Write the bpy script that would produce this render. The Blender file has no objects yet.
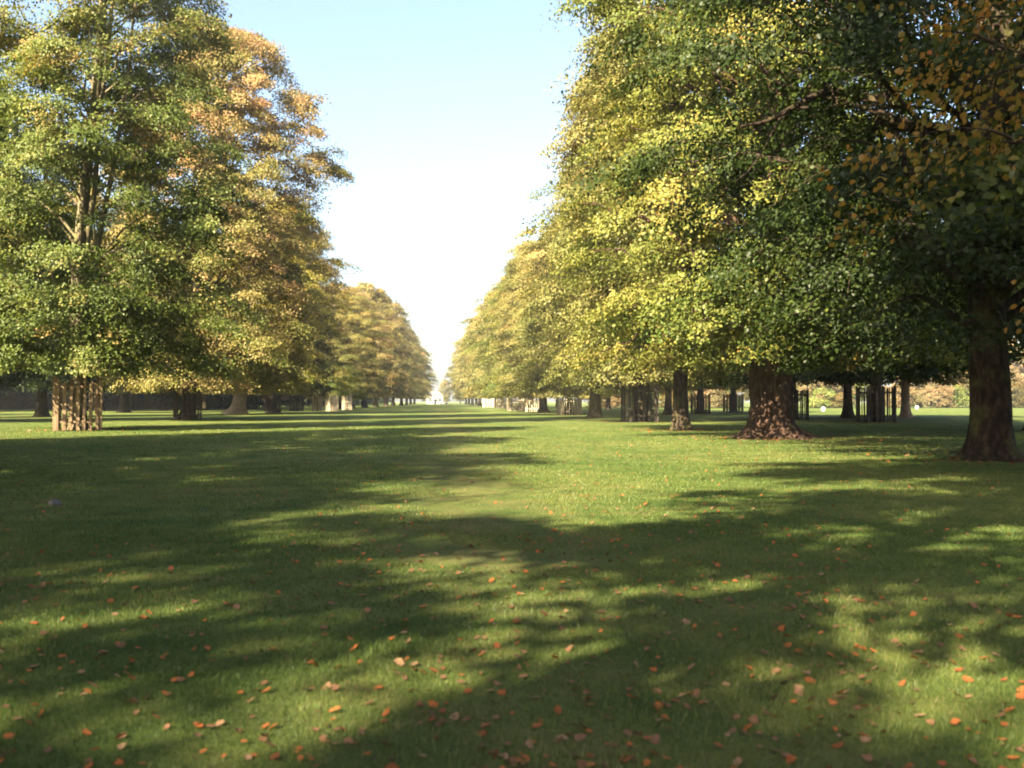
import bpy, math, random
import numpy as np
from mathutils import Vector

random.seed(11)
scene = bpy.context.scene
COL = scene.collection
R = math.radians
TAU = 2 * math.pi

# ------------------------------------------------------------------ render / view
scene.render.engine = 'CYCLES'
cy = scene.cycles
cy.max_bounces = 6; cy.diffuse_bounces = 3; cy.glossy_bounces = 2; cy.transmission_bounces = 4
cy.volume_bounces = 0; cy.transparent_max_bounces = 4
cy.use_denoising = True
cy.filter_width = 1.9
cy.sample_clamp_indirect = 4
vs = scene.view_settings
vs.view_transform = 'Standard'; vs.look = 'None'; vs.gamma = 1.0; vs.use_curve_mapping = False
vs.exposure = 2.92
scene.render.use_persistent_data = False

# ------------------------------------------------------------------ light
SUN_AZ = R(40)      # the sun's rays travel along (sin, cos) of this, +Y being down the avenue
SUN_EL = R(34)
world = bpy.data.worlds.new("World"); scene.world = world; world.use_nodes = True
nt = world.node_tree; nt.nodes.clear()
sky = nt.nodes.new('ShaderNodeTexSky'); sky.sky_type = 'NISHITA'; sky.sun_disc = False
sky.sun_elevation = SUN_EL; sky.sun_rotation = math.pi + SUN_AZ
sky.air_density = 1.0; sky.dust_density = 3.6; sky.ozone_density = 1.0
bg = nt.nodes.new('ShaderNodeBackground'); bg.inputs['Strength'].default_value = 0.056
wo = nt.nodes.new('ShaderNodeOutputWorld')
nt.links.new(sky.outputs[0], bg.inputs[0]); nt.links.new(bg.outputs[0], wo.inputs[0])
sl = bpy.data.lights.new('sun', 'SUN'); sl.energy = 5.0; sl.angle = R(0.5); sl.color = (1.0, 0.85, 0.58)
so = bpy.data.objects.new('sun', sl); COL.objects.link(so)
sd = Vector((math.sin(SUN_AZ) * math.cos(SUN_EL), math.cos(SUN_AZ) * math.cos(SUN_EL), -math.sin(SUN_EL)))
so.rotation_euler = sd.to_track_quat('-Z', 'Y').to_euler()
so.location = (-60, -80, 70)

# ------------------------------------------------------------------ camera
cam = bpy.data.cameras.new('camera'); co = bpy.data.objects.new('camera', cam); COL.objects.link(co)
co.location = (0, 0, 1.5)
co.rotation_euler = (R(90 + 0.97), 0, R(-4.29))
cam.sensor_width = 36; cam.lens = 35.2; cam.clip_start = 0.05; cam.clip_end = 6000
cam.dof.use_dof = True; cam.dof.focus_distance = 40; cam.dof.aperture_fstop = 2.5
scene.camera = co

# ------------------------------------------------------------------ node helpers
def newmat(name):
    m = bpy.data.materials.new(name); m.use_nodes = True
    m.node_tree.nodes.clear()
    return m, m.node_tree.nodes, m.node_tree.links

def ramp(N, stops, interp='LINEAR'):
    r = N.new('ShaderNodeValToRGB'); cr = r.color_ramp; cr.interpolation = interp
    while len(cr.elements) > 1: cr.elements.remove(cr.elements[-1])
    cr.elements[0].position = stops[0][0]; cr.elements[0].color = (*stops[0][1], 1)
    for p, c in stops[1:]:
        e = cr.elements.new(p); e.color = (*c, 1)
    return r

def noise(N, L, coord, scale, detail=4, rough=0.55):
    n = N.new('ShaderNodeTexNoise'); n.inputs['Scale'].default_value = scale
    n.inputs['Detail'].default_value = detail; n.inputs['Roughness'].default_value = rough
    L.new(coord, n.inputs['Vector']); return n

def mixc(N, L, fac, a, b, mode='MIX'):
    m = N.new('ShaderNodeMix'); m.data_type = 'RGBA'; m.blend_type = mode
    for sock, v in ((m.inputs[0], fac), (m.inputs[6], a), (m.inputs[7], b)):
        if hasattr(v, 'is_linked'): L.new(v, sock)
        elif isinstance(v, tuple): sock.default_value = (*v, 1)
        else: sock.default_value = v
    return m.outputs[2]

def leaf_mat(name, stops, transl=0.42, hue=0.03):
    m, N, L = newmat(name)
    at = N.new('ShaderNodeAttribute'); at.attribute_name = 'tint'
    oi = N.new('ShaderNodeObjectInfo')
    ma = N.new('ShaderNodeMath'); ma.operation = 'MULTIPLY_ADD'; ma.inputs[1].default_value = hue * 4; ma.inputs[2].default_value = -hue * 2
    L.new(oi.outputs['Random'], ma.inputs[0])
    ad = N.new('ShaderNodeMath'); ad.operation = 'ADD'; L.new(at.outputs['Fac'], ad.inputs[0]); L.new(ma.outputs[0], ad.inputs[1])
    r = ramp(N, stops); L.new(ad.outputs[0], r.inputs[0])
    d = N.new('ShaderNodeBsdfDiffuse'); L.new(r.outputs[0], d.inputs[0])
    t = N.new('ShaderNodeBsdfTranslucent')
    br = mixc(N, L, 1.0, r.outputs[0], (1.0, 0.95, 0.55), 'MULTIPLY'); L.new(br, t.inputs[0])
    mx = N.new('ShaderNodeMixShader'); mx.inputs[0].default_value = transl
    L.new(d.outputs[0], mx.inputs[1]); L.new(t.outputs[0], mx.inputs[2])
    g = N.new('ShaderNodeBsdfGlossy'); g.inputs['Roughness'].default_value = 0.45
    m2 = N.new('ShaderNodeMixShader'); m2.inputs[0].default_value = 0.012
    L.new(mx.outputs[0], m2.inputs[1]); L.new(g.outputs[0], m2.inputs[2])
    o = N.new('ShaderNodeOutputMaterial'); L.new(m2.outputs[0], o.inputs[0])
    return m

G1 = (0.030, 0.060, 0.012); G2 = (0.060, 0.105, 0.018); YG = (0.15, 0.17, 0.028)
YE = (0.33, 0.26, 0.045); OR = (0.34, 0.155, 0.04); BR = (0.15, 0.07, 0.025); TAN = (0.30, 0.20, 0.085)
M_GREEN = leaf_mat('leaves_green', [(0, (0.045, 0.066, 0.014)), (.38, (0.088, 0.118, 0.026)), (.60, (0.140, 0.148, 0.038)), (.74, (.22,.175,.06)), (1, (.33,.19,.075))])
M_DARK = leaf_mat('leaves_shaded_dark_green', [(0, (0.012, 0.022, 0.006)), (.5, (0.024, 0.039, 0.009)), (.8, (0.045, 0.062, 0.013)), (.96, (.12, .13, .024)), (1, YE)], 0.36)  # dark green leaves, with the shade on these crowns put into the colour
M_YGREEN = leaf_mat('leaves_yellow_green', [(0, G2), (.33, (0.105, 0.125, 0.026)), (.6, (0.165, 0.17, 0.036)), (.82, (.27, .215, .06)), (1, OR)])
M_YELLOW = leaf_mat('leaves_yellow', [(0, (0.09, 0.11, 0.02)), (.4, (0.20, 0.18, 0.035)), (.7, YE), (1, OR)])
M_ORANGE = leaf_mat('leaves_orange_brown', [(0, (0.07, 0.09, 0.02)), (.28, (0.165, 0.16, 0.042)), (.52, (0.225, 0.18, 0.065)), (.8, (0.30, 0.195, 0.095)), (1, (.36,.19,.095))])
M_OLIVE = leaf_mat('leaves_olive_gold', [(0, (0.075, 0.085, 0.02)), (.33, (0.13, 0.135, 0.036)), (.62, (0.205, 0.18, 0.060)), (.88, (.31, .21, .09)), (1, OR)])
M_TAN = leaf_mat('leaves_tan_gold', [(0, (0.09, 0.105, 0.028)), (.35, (0.165, 0.16, 0.045)), (.7, (0.26, 0.21, 0.07)), (1, (0.34, 0.21, 0.08))])
M_BROWN = leaf_mat('leaves_brown', [(0, (0.05, 0.055, 0.016)), (.4, (0.10, 0.085, 0.024)), (.75, (0.17, 0.11, 0.035)), (1, (0.26, 0.11, 0.04))])
M_NEAR = leaf_mat('leaves_near_orange_green', [(0, (0.03, 0.05, 0.012)), (.36, (0.065, 0.08, 0.018)), (.52, (0.20, 0.15, 0.03)), (.66, (0.33, 0.19, 0.045)), (.8, OR), (1, (0.28, 0.09, 0.03))], 0.5)
M_FAR = leaf_mat('leaves_far_autumn', [(0, (0.08, 0.08, 0.03)), (.4, (0.145, 0.11, 0.05)), (.8, (0.22, 0.135, 0.065)), (1, (0.28, 0.165, 0.085))], 0.3)
M_FARG = leaf_mat('leaves_far_green', [(0, (0.05, 0.08, 0.02)), (.5, (0.12, 0.15, 0.035)), (1, (0.25, 0.23, 0.06))], 0.3)

def bark_mat(name, c1, c2, c3, moss=0.35):
    m, N, L = newmat(name)
    tc = N.new('ShaderNodeTexCoord')
    mp = N.new('ShaderNodeMapping'); mp.inputs['Scale'].default_value = (1, 1, 0.28); L.new(tc.outputs['Object'], mp.inputs[0])
    n1 = noise(N, L, mp.outputs[0], 9, 6, 0.65)
    n2 = noise(N, L, tc.outputs['Object'], 1.6, 3)
    r = ramp(N, [(0.32, c1), (0.52, c2), (0.72, c3)]); L.new(n1.outputs[0], r.inputs[0])
    r2 = ramp(N, [(0.50, (0, 0, 0)), (0.68, (moss, moss, moss))]); L.new(n2.outputs[0], r2.inputs[0])
    c = mixc(N, L, r2.outputs[0], r.outputs[0], (0.10, 0.105, 0.03))
    b = N.new('ShaderNodeBsdfPrincipled'); b.inputs['Roughness'].default_value = 0.95
    b.inputs['Specular IOR Level'].default_value = 0.15
    L.new(c, b.inputs['Base Color'])
    bp = N.new('ShaderNodeBump'); bp.inputs['Strength'].default_value = 0.9; bp.inputs['Distance'].default_value = 0.05
    L.new(n1.outputs[0], bp.inputs['Height']); L.new(bp.outputs[0], b.inputs['Normal'])
    o = N.new('ShaderNodeOutputMaterial'); L.new(b.outputs[0], o.inputs[0])
    return m
M_BARK = bark_mat('bark_grey_brown', (0.014, 0.010, 0.007), (0.038, 0.028, 0.019), (0.095, 0.07, 0.048))
M_BARKR = bark_mat('bark_red_brown', (0.012, 0.007, 0.005), (0.038, 0.022, 0.016), (0.13, 0.078, 0.056), 0.12)
M_BARKP = bark_mat('bark_pale', (0.14, 0.11, 0.075), (0.28, 0.22, 0.15), (0.42, 0.34, 0.24), 0.25)
M_BARKPK = bark_mat('bark_pinkish', (0.12, 0.08, 0.06), (0.26, 0.18, 0.14), (0.40, 0.28, 0.22), 0.1)

M_BARKD = bark_mat('bark_dark', (0.010, 0.007, 0.005), (0.026, 0.018, 0.013), (0.075, 0.052, 0.038), .5)
M_BARKL = bark_mat('bark_light_mossy', (0.05, 0.042, 0.025), (0.12, 0.10, 0.06), (0.22, 0.19, 0.115), 0.6)

def wood_mat(name, c1, c2, c3):
    m, N, L = newmat(name)
    tc = N.new('ShaderNodeTexCoord')
    mp = N.new('ShaderNodeMapping'); mp.inputs['Scale'].default_value = (14, 14, 0.7); L.new(tc.outputs['Object'], mp.inputs[0])
    n1 = noise(N, L, mp.outputs[0], 1.5, 6, 0.6)
    r = ramp(N, [(0.3, c1), (0.5, c2), (0.7, c3)]); L.new(n1.outputs[0], r.inputs[0])
    b = N.new('ShaderNodeBsdfPrincipled'); b.inputs['Roughness'].default_value = 0.85
    L.new(r.outputs[0], b.inputs['Base Color'])
    bp = N.new('ShaderNodeBump'); bp.inputs['Strength'].default_value = 0.4; bp.inputs['Distance'].default_value = 0.01
    L.new(n1.outputs[0], bp.inputs['Height']); L.new(bp.outputs[0], b.inputs['Normal'])
    o = N.new('ShaderNodeOutputMaterial'); L.new(b.outputs[0], o.inputs[0])
    return m
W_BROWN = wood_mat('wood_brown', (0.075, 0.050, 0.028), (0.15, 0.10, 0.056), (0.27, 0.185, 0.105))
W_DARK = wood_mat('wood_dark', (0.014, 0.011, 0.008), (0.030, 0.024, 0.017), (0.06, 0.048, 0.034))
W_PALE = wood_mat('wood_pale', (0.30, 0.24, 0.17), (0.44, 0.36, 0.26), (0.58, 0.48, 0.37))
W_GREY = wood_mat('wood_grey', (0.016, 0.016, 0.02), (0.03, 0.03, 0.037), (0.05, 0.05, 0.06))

def plain_mat(name, col, rough=0.6, spec=0.3, var=0.25, scale=3.0):
    m, N, L = newmat(name)
    tc = N.new('ShaderNodeTexCoord'); n = noise(N, L, tc.outputs['Object'], scale, 5)
    r = ramp(N, [(0.3, tuple(c * (1 - var) for c in col)), (0.7, tuple(min(.95, c * (1 + var * .4)) for c in col))]); L.new(n.outputs[0], r.inputs[0])
    b = N.new('ShaderNodeBsdfPrincipled'); b.inputs['Roughness'].default_value = rough; b.inputs['Specular IOR Level'].default_value = spec
    L.new(r.outputs[0], b.inputs['Base Color'])
    o = N.new('ShaderNodeOutputMaterial'); L.new(b.outputs[0], o.inputs[0])
    return m

# ------------------------------------------------------------------ mesh helpers
class MB:
    def __init__(s): s.v = []; s.f = []
    def box(s, c, size, rz=0.0, taper=1.0):
        x, y, z = (q / 2 for q in size); b = len(s.v); ca, sa = math.cos(rz), math.sin(rz)
        for dz in (-1, 1):
            k = taper if dz > 0 else 1.0
            for dx, dy in ((-1, -1), (1, -1), (1, 1), (-1, 1)):
                px, py = dx * x * k, dy * y * k
                s.v.append((c[0] + px * ca - py * sa, c[1] + px * sa + py * ca, c[2] + dz * z))
        for q in ((0, 3, 2, 1), (4, 5, 6, 7), (0, 1, 5, 4), (1, 2, 6, 5), (2, 3, 7, 6), (3, 0, 4, 7)):
            s.f.append(tuple(b + i for i in q))
    def tube(s, pts, rad, n=8, lump=0.0, rnd=None, cap=True):
        """A swept tube; rad may be numbers or functions of the angle."""
        b0 = len(s.v); k = len(pts)
        up = Vector((0.13, 0.97, 0.11))
        for i, p in enumerate(pts):
            p = Vector(p)
            d = (Vector(pts[min(i + 1, k - 1)]) - Vector(pts[max(i - 1, 0)])).normalized()
            a = d.cross(up)
            if a.length < 1e-3: a = d.cross(Vector((1, 0, 0)))
            a.normalize(); c = d.cross(a)
            for j in range(n):
                th = TAU * j / n
                r = rad[i](th) if callable(rad[i]) else rad[i]
                if lump and rnd: r *= 1 + lump * (rnd.random() - .5)
                q = p + (a * math.cos(th) + c * math.sin(th)) * r
                s.v.append((q.x, q.y, q.z))
        for i in range(k - 1):
            for j in range(n):
                j2 = (j + 1) % n
                s.f.append((b0 + i * n + j, b0 + (i + 1) * n + j, b0 + (i + 1) * n + j2, b0 + i * n + j2))
        if cap:
            s.f.append(tuple(b0 + (k - 1) * n + j for j in range(n)))
            s.f.append(tuple(b0 + j for j in reversed(range(n))))
    def mesh(s, name, mat, smooth=False):
        me = bpy.data.meshes.new(name); me.from_pydata(s.v, [], s.f); me.materials.append(mat)
        if smooth: me.polygons.foreach_set('use_smooth', [True] * len(me.polygons))
        me.update(); return me

def np_mesh(name, verts, quads, tint, mat, nper=4):
    """verts (n,3), faces (m,nper), tint per vertex."""
    me = bpy.data.meshes.new(name)
    nv, nf = len(verts), len(quads)
    me.vertices.add(nv); me.vertices.foreach_set('co', np.ascontiguousarray(verts, dtype=np.float32).ravel())
    me.loops.add(nf * nper); me.loops.foreach_set('vertex_index', np.ascontiguousarray(quads, dtype=np.int32).ravel())
    me.polygons.add(nf)
    me.polygons.foreach_set('loop_start', np.arange(0, nf * nper, nper, dtype=np.int32))
    me.polygons.foreach_set('loop_total', np.full(nf, nper, dtype=np.int32))
    if tint is not None:
        a = me.attributes.new('tint', 'FLOAT', 'POINT'); a.data.foreach_set('value', np.ascontiguousarray(tint, dtype=np.float32))
    me.materials.append(mat); me.update(calc_edges=True)
    return me

def link(name, data, parent=None, loc=(0, 0, 0), rz=0.0, **props):
    o = bpy.data.objects.new(name, data); COL.objects.link(o)
    o.location = loc; o.rotation_euler = (0, 0, rz)
    if parent is not None: o.parent = parent
    for k, v in props.items():
        if v: o[k] = v
    return o

def set_mat(o, m):
    o.material_slots[0].link = 'OBJECT'; o.material_slots[0].material = m

# ------------------------------------------------------------------ trees
def leaf_cloud(rng, C, out, size, per, leaf, tint_c, spread_tint=0.085, detailed=True, flat=0.30, zmin=None, tilt=0.55):
    """Leaves in flattened sprays round the cluster centres C (n,3) whose outward directions are out (n,3)."""
    n = len(C)
    k = rng.poisson(per, n); idx = np.repeat(np.arange(n), k); m = len(idx)
    o = out / (np.linalg.norm(out, axis=1, keepdims=True) + 1e-6)
    side = np.cross(o, np.array([0, 0, 1.0])); side /= (np.linalg.norm(side, axis=1, keepdims=True) + 1e-6)
    up = np.cross(side, o)
    g = rng.normal(0, 1, (m, 3)); g = np.clip(g, -1.75, 1.75)
    s = size[idx] if hasattr(size, '__len__') else np.full(m, size)
    along = g[:, 0] * s * 0.62; across = g[:, 1] * s * 0.5; vert = g[:, 2] * s * flat
    vert -= 0.16 * np.abs(g[:, 0] * s)                      # sprays droop at their tips
    P = C[idx] + o[idx] * along[:, None] + side[idx] * across[:, None] + up[idx] * vert[:, None]
    if zmin is not None:
        low = P[:, 2] < zmin
        P[low, 2] = zmin + rng.random(low.sum()) * 0.35
    # orientation: normals near vertical with wide scatter
    nrm = up[idx] * 1.0 + o[idx] * 0.55 + rng.normal(0, tilt, (m, 3))
    nrm /= np.linalg.norm(nrm, axis=1, keepdims=True)
    d = rng.normal(0, 1, (m, 3)) + o[idx] * 0.8 - np.array([0, 0, .5])
    u = d - nrm * (d * nrm).sum(1, keepdims=True); u /= (np.linalg.norm(u, axis=1, keepdims=True) + 1e-6)
    v = np.cross(nrm, u)
    L = leaf * rng.uniform(0.65, 1.25, m)
    if detailed:
        T = np.array([(0, 0, 0), (.33, .44, .10), (.75, .30, .06), (1, 0, -.06), (.75, -.30, .06), (.33, -.44, .10)])
        F = np.array([(0, 3, 2, 1), (0, 5, 4, 3)])
    else:
        T = np.array([(0, 0, 0), (.45, .42, .08), (1, 0, -.05), (.45, -.42, .08)]); F = np.array([(0, 1, 2, 3)])
    nt_ = len(T)
    V = (P[:, None, :] + (u[:, None, :] * T[None, :, 0, None] + v[:, None, :] * T[None, :, 1, None] + nrm[:, None, :] * T[None, :, 2, None]) * L[:, None, None])
    faces = (np.arange(m) * nt_)[:, None, None] + F[None]
    t = np.clip(tint_c[idx] + rng.normal(0, spread_tint, m), 0, 1)
    return V.reshape(-1, 3), faces.reshape(-1, 4), np.repeat(t, nt_)

def prof_lime(t):     # broad low down, domed top
    return np.clip(0.80 + 1.1 * t, 0, 1) * np.clip(1 - np.clip(t, 0, 1) ** 2.6, 0, 1) ** 0.65
def prof_column(t):
    return np.clip(0.86 + 1.2 * t, 0, 1) * np.clip(1 - np.clip(t, 0, 1) ** 3.4, 0, 1) ** 0.6
def prof_top(t):      # narrow below, broad above the middle
    return np.clip(0.52 + 0.9 * t, 0, 1) * np.clip(1 - np.clip(t, 0, 1) ** 3.8, 0, 1) ** 0.6
def prof_round(t):
    return np.clip(1 - (np.clip(t, 0, 1) * 1.55 - 0.55) ** 2, 0.02, 1) ** 0.55

def trunk_radius(rt, flare, burr, rng, z, ztop):
    ph = [rng.random() * TAU for _ in range(6)]
    def at(zq):
        base = rt * (1 - 0.55 * min(1, max(0, zq) / ztop) ** 0.8)
        fl = flare * math.exp(-max(0, zq) / (0.34 if burr > .02 else 0.45))
        def f(th):
            lobes = 0.5 + 0.5 * math.cos(5 * th + ph[0] + 0.4 * math.sin(3 * th + ph[1]))
            r = base * (1 + fl * (0.45 + 0.75 * lobes))
            r *= 1 + 0.07 * math.sin(3 * th + ph[2] + zq * 0.5) + 0.04 * math.sin(7 * th + ph[3] + zq)
            if burr:
                r *= 1 + burr * math.sin(5 * th + 2.3 * zq + ph[4]) * math.sin(4.1 * zq + 3 * th + ph[5]) + burr * .7 * math.sin(11 * th - 5 * zq) * math.sin(7 * zq + 6 * th)
            return r
        return f
    return at

def make_tree(name, seed, H, Rad, rt, z0, prof, n_limb, per_limb, fill, leaves, leaf, spray=1.25, lean=(0, 0), flare=0.9, burr=0.0,
              detailed=True, gap=0.0, limb_from=0.10, seg=14, tint_up=0.25, stems=1, bark=None, top_gap=0.0, extra=(), carve=()):
    """Returns (trunk mesh, crown mesh) of a tree standing at the origin."""
    rnd = random.Random(seed); rng = np.random.default_rng(seed)
    mb = MB()
    ph = rng.random(6) * TAU
    def env(phi, t):
        lob = 1 + 0.13 * np.sin(2 * phi + ph[0] + 3 * t) + 0.10 * np.sin(3 * phi + ph[1] - 5 * t) + 0.09 * np.sin(5 * phi + ph[2] + 9 * t) + .07 * np.sin(7 * phi + ph[3] - 13 * t)
        return Rad * prof(t) * lob
    def axis(t):          # the crown's axis leans away from the foot
        q = max(0.0, t) ** .5
        return np.array([lean[0] * q, lean[1] * q])
    # trunk
    ztop = H * 0.93
    ats = trunk_radius(rt, flare, burr, rnd, 0, ztop)
    zs = [-0.15, 0.0, 0.12, 0.25, 0.4, 0.6, 0.85, 1.15, 1.5, 1.9, 2.4, 3.0, 3.7, 4.6, 6, 8, 10.5, 13.5, 17, 21, 25, 30]
    if burr: zs = [-0.15] + [0.14 * i for i in range(30)] + [4.6, 6, 8, 10.5, 13.5, 17, 21, 25, 30]
    zs = [z for z in zs if z < ztop - 1.2] + [ztop]
    wob = [rnd.uniform(-1, 1) for _ in range(4)]
    def tpos(z):
        q = max(0, z - 2) / H
        f_ = min(1, max(0, z) / H); a = (lean[0] * f_, lean[1] * f_)
        return Vector((a[0] * 0.8 + .35 * wob[0] * math.sin(q * 7 + wob[1]) * min(1, q * 8), a[1] * 0.8 + .35 * wob[2] * math.sin(q * 6 + wob[3]) * min(1, q * 8), z))
    sway = tpos
    mb.tube([sway(z) for z in zs], [ats(z) if z < ztop - .1 else 0.03 for z in zs], seg)
    for s_ in range(1, stems):
        a = rnd.random() * TAU; z1 = rnd.uniform(2.5, 6)
        pts = [tpos(z1) + Vector((math.cos(a) * .1, math.sin(a) * .1, 0))]
        for q in range(1, 8):
            f = q / 7; zz = z1 + (H * rnd.uniform(.8, .9) - z1) * f
            pts.append(tpos(zz) + Vector((math.cos(a), math.sin(a), 0)) * (0.3 + Rad * 0.33 * f ** .8) + Vector((rnd.uniform(-.2, .2), rnd.uniform(-.2, .2), 0)))
        mb.tube(pts, [rt * .5 * (1 - .85 * q / 7) for q in range(8)], 8)
    # limbs
    C = []; O = []; G = []; gid = 0
    for i in range(n_limb):
        t = ((i + 0.5) / n_limb) ** 0.88
        t = min(0.985, t + rnd.uniform(-.02, .02)); t = max(0.0, t)
        phi = i * 2.39996 + rnd.uniform(-.5, .5)
        rr = float(env(np.array(phi), np.array(t))) * rnd.uniform(0.84, 1.06)
        ze = z0 + t * (H - z0)
        ax = axis(ze / H)
        end = Vector((ax[0] + rr * math.cos(phi), ax[1] + rr * math.sin(phi), ze))
        zb = max(limb_from * H * rnd.uniform(.8, 1.2), ze - rr * rnd.uniform(0.35, 0.9)); zb = min(zb, ztop - .6)
        if t < .12: zb = rnd.uniform(z0 + .6, z0 + 3.0)
        b = sway(zb)
        pts = []
        for q in range(7):
            f = q / 6
            p = b.lerp(end, f) + Vector((0, 0, math.sin(f * math.pi) * rr * (0.16 if ze > zb else .28)))
            j = 0.12 * rr * math.sin(f * math.pi)
            p += Vector((rnd.uniform(-j, j), rnd.uniform(-j, j), rnd.uniform(-j, j) * .6))
            pts.append(p)
        r0 = rt * (0.30 - 0.17 * t) * min(1.0, 0.5 + rr / Rad * .5)
        mb.tube(pts, [max(.012, r0 * (1 - .93 * q / 6)) for q in range(7)], 6 if detailed else 4, cap=False)
        # side branches carry flat drooping fans of leaves
        nsub = max(3, int(round(per_limb * (0.45 + 0.55 * rr / Rad))))
        ld = (pts[6] - pts[3]); ld.z *= .4; ld.normalize()
        for q in range(nsub):
            f = 1.0 if q == 0 else rnd.uniform(0.34, 1.0)
            fi = min(5.999, f * 6); a_ = int(fi)
            p = pts[a_].lerp(pts[a_ + 1], fi - a_)
            sg = (1 if q % 2 else -1) * (rnd.uniform(.05, .3) if q == 0 else rnd.uniform(.25, 1.35))
            d = Vector((ld.x * math.cos(sg) - ld.y * math.sin(sg), ld.x * math.sin(sg) + ld.y * math.cos(sg), ld.z + rnd.uniform(-.05, .45)))
            d.normalize()
            ln = (0.6 if q == 0 else 1.0) * rnd.uniform(.8, 1.3) * (1.0 + .20 * rr)
            droop = rnd.uniform(.35, .75)
            bp_ = [p + d * ln * u + Vector((0, 0, (.12 * u - droop * u * u) * ln)) for u in (0, .33, .66, 1.0)]
            mb.tube(bp_, [max(.012, r0 * .22), max(.010, r0 * .15), .010, .005], 4 if detailed else 3, cap=False)
            ns = 3 + int(ln * 1.1)
            dh = Vector((d.x, d.y, 0))
            if dh.length < .1: dh = Vector((1, 0, 0))
            dh.normalize(); sd_ = Vector((-dh.y, dh.x, 0))
            for w in range(ns):
                u = .22 + .86 * (w + rnd.random() * .8) / ns
                c = p + d * ln * u + Vector((0, 0, (.12 * u - droop * u * u) * ln))
                lat = rnd.uniform(-1, 1) * .30 * ln * min(1, u + .2)
                c = c + sd_ * lat + Vector((rnd.gauss(0, .10), rnd.gauss(0, .10), rnd.gauss(0, .12) - abs(lat) * .15))
                C.append(c); O.append((dh.x + sd_.x * lat * .5, dh.y + sd_.y * lat * .5, -.30 - .5 * droop * u))
                G.append(gid)
            gid += 1
        for q in range(1 if detailed else 2):      # a little foliage deep inside the crown
            f = rnd.uniform(.12, .5); fi = f * 6; a_ = int(fi)
            p = pts[a_].lerp(pts[a_ + 1], fi - a_) + Vector((rnd.gauss(0, .7), rnd.gauss(0, .7), rnd.gauss(0, .7)))
            C.append(p); O.append((ld.x, ld.y, -.2)); G.append(gid)
    for q0, q1, ra, rb in extra:
        q0 = Vector(q0); q1 = Vector(q1); pts = []
        for k in range(9):
            f = k / 8; pts.append(q0.lerp(q1, f) + Vector((0, .25 * math.sin(f * 7), .35 * math.sin(f * math.pi * 1.6))))
        mb.tube(pts, [ra + (rb - ra) * k / 8 for k in range(9)], 10)
    # fill the outer shell so the outline closes up
    for i in range(fill):
        t = rnd.random() ** 0.95 if i % 5 > 1 else rnd.random() * .14; phi = rnd.random() * TAU
        rr = float(env(np.array(phi), np.array(t))) * (0.55 + 0.45 * rnd.random() ** .6)
        ze = z0 + t * (H - z0); ax = axis(ze / H)
        C.append(Vector((ax[0] + rr * math.cos(phi), ax[1] + rr * math.sin(phi), ze)))
        O.append((math.cos(phi), math.sin(phi), -.25)); G.append(gid + i // 3)
    C = np.array([tuple(c) for c in C]); O = np.array(O); G = np.array(G)
    # gaps: drop clusters where a coarse noise is low
    if gap > 0:
        g = (np.sin(C[:, 0] * .9 + ph[0]) * np.sin(C[:, 1] * .8 + ph[1]) * np.sin(C[:, 2] * .7 + ph[2]) + .4 * np.sin(C[:, 2] * 1.9 + C[:, 0] * 1.3 + ph[3]))
        tt = (C[:, 2] - z0) / (H - z0)
        keep = g > (-1.2 + gap * 1.2 + top_gap * np.clip(tt - .25, 0, 1))
        C, O, G = C[keep], O[keep], G[keep]
    for cc, cr in carve:
        keep = (((C - np.array(cc)) / np.array(cr)) ** 2).sum(1) > 1
        C, O, G = C[keep], O[keep], G[keep]
    lowc = C[:, 2] < z0 + .25
    C[lowc, 2] = z0 + .25 + rng.random(lowc.sum()) * 0.9
    n = len(C)
    t = np.clip((C[:, 2] - z0) / (H - z0), 0, 1)
    tint = 0.42 + tint_up * (t - .45) + .17 * np.sin(C[:, 0] * .55 + ph[4]) * np.sin(C[:, 1] * .5 + C[:, 2] * .4 + ph[5]) + rng.normal(0, .13, G.max() + 1)[G] + rng.normal(0, .05, n)
    size = spray * .62 * rng.uniform(.7, 1.25, n)
    V, F, T = leaf_cloud(rng, C, O, size, leaves / n, leaf, tint, detailed=detailed, zmin=z0 - .1, flat=.20)
    crown = np_mesh('crown', V, F, T, M_GREEN)
    trunk = mb.mesh('trunk', bark or M_BARK, smooth=True)
    return trunk, crown

PROTO = {}
def proto(key, *a, **k):
    PROTO[key] = make_tree(key, *a, **k)

#      key        seed  H    R    rt   z0    profile     limbs side fill leaves  leaf
proto('cage_tree',   3, 34, 5.6, .36, 2.8, prof_column,   104, 7, 900, 260000, .13, gap=.24, top_gap=.6, stems=4, lean=(1.5, 0), tint_up=.22, bark=M_BARKL)
proto('lean_tree',   5, 31, 7.8, .50, 2.2, prof_column,  116, 7, 1300, 280000, .15, gap=.08, lean=(3.7, 0), tint_up=.24)
proto('thick_trunk', 7, 29, 6.4, .86, 2.9, prof_column, 116, 7, 300, 280000, .122, gap=.26, flare=1.15, burr=.075, seg=40, bark=M_BARKR, tint_up=-.10)
proto('near_tree',   9, 26, 7.4, .50, 2.35, prof_lime,   90, 8, 220, 260000, .105, gap=.32, top_gap=.3, flare=.85, burr=.035, seg=32, limb_from=.16, tint_up=.1,
      extra=(((-.2, -.2, 7.2), (-3.4, -1.2, 8.7), .19, .14), ((-3.4, -1.2, 8.7), (-7.2, -2.6, 8.0), .14, .03), ((-3.0, -1.1, 8.6), (-5.4, -2.0, 11.5), .09, .02), ((-4.6, -1.6, 8.5), (-6.6, -3.4, 9.6), .06, .015), ((-2.0, -.8, 8.4), (-3.6, -2.6, 6.2), .06, .015), ((-5.4, -1.9, 8.3), (-7.0, -1.6, 7.0), .04, .012)),
      carve=(((-4.0, -3.6, 7.6), (2.3, 4.0, 1.0)),))
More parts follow.
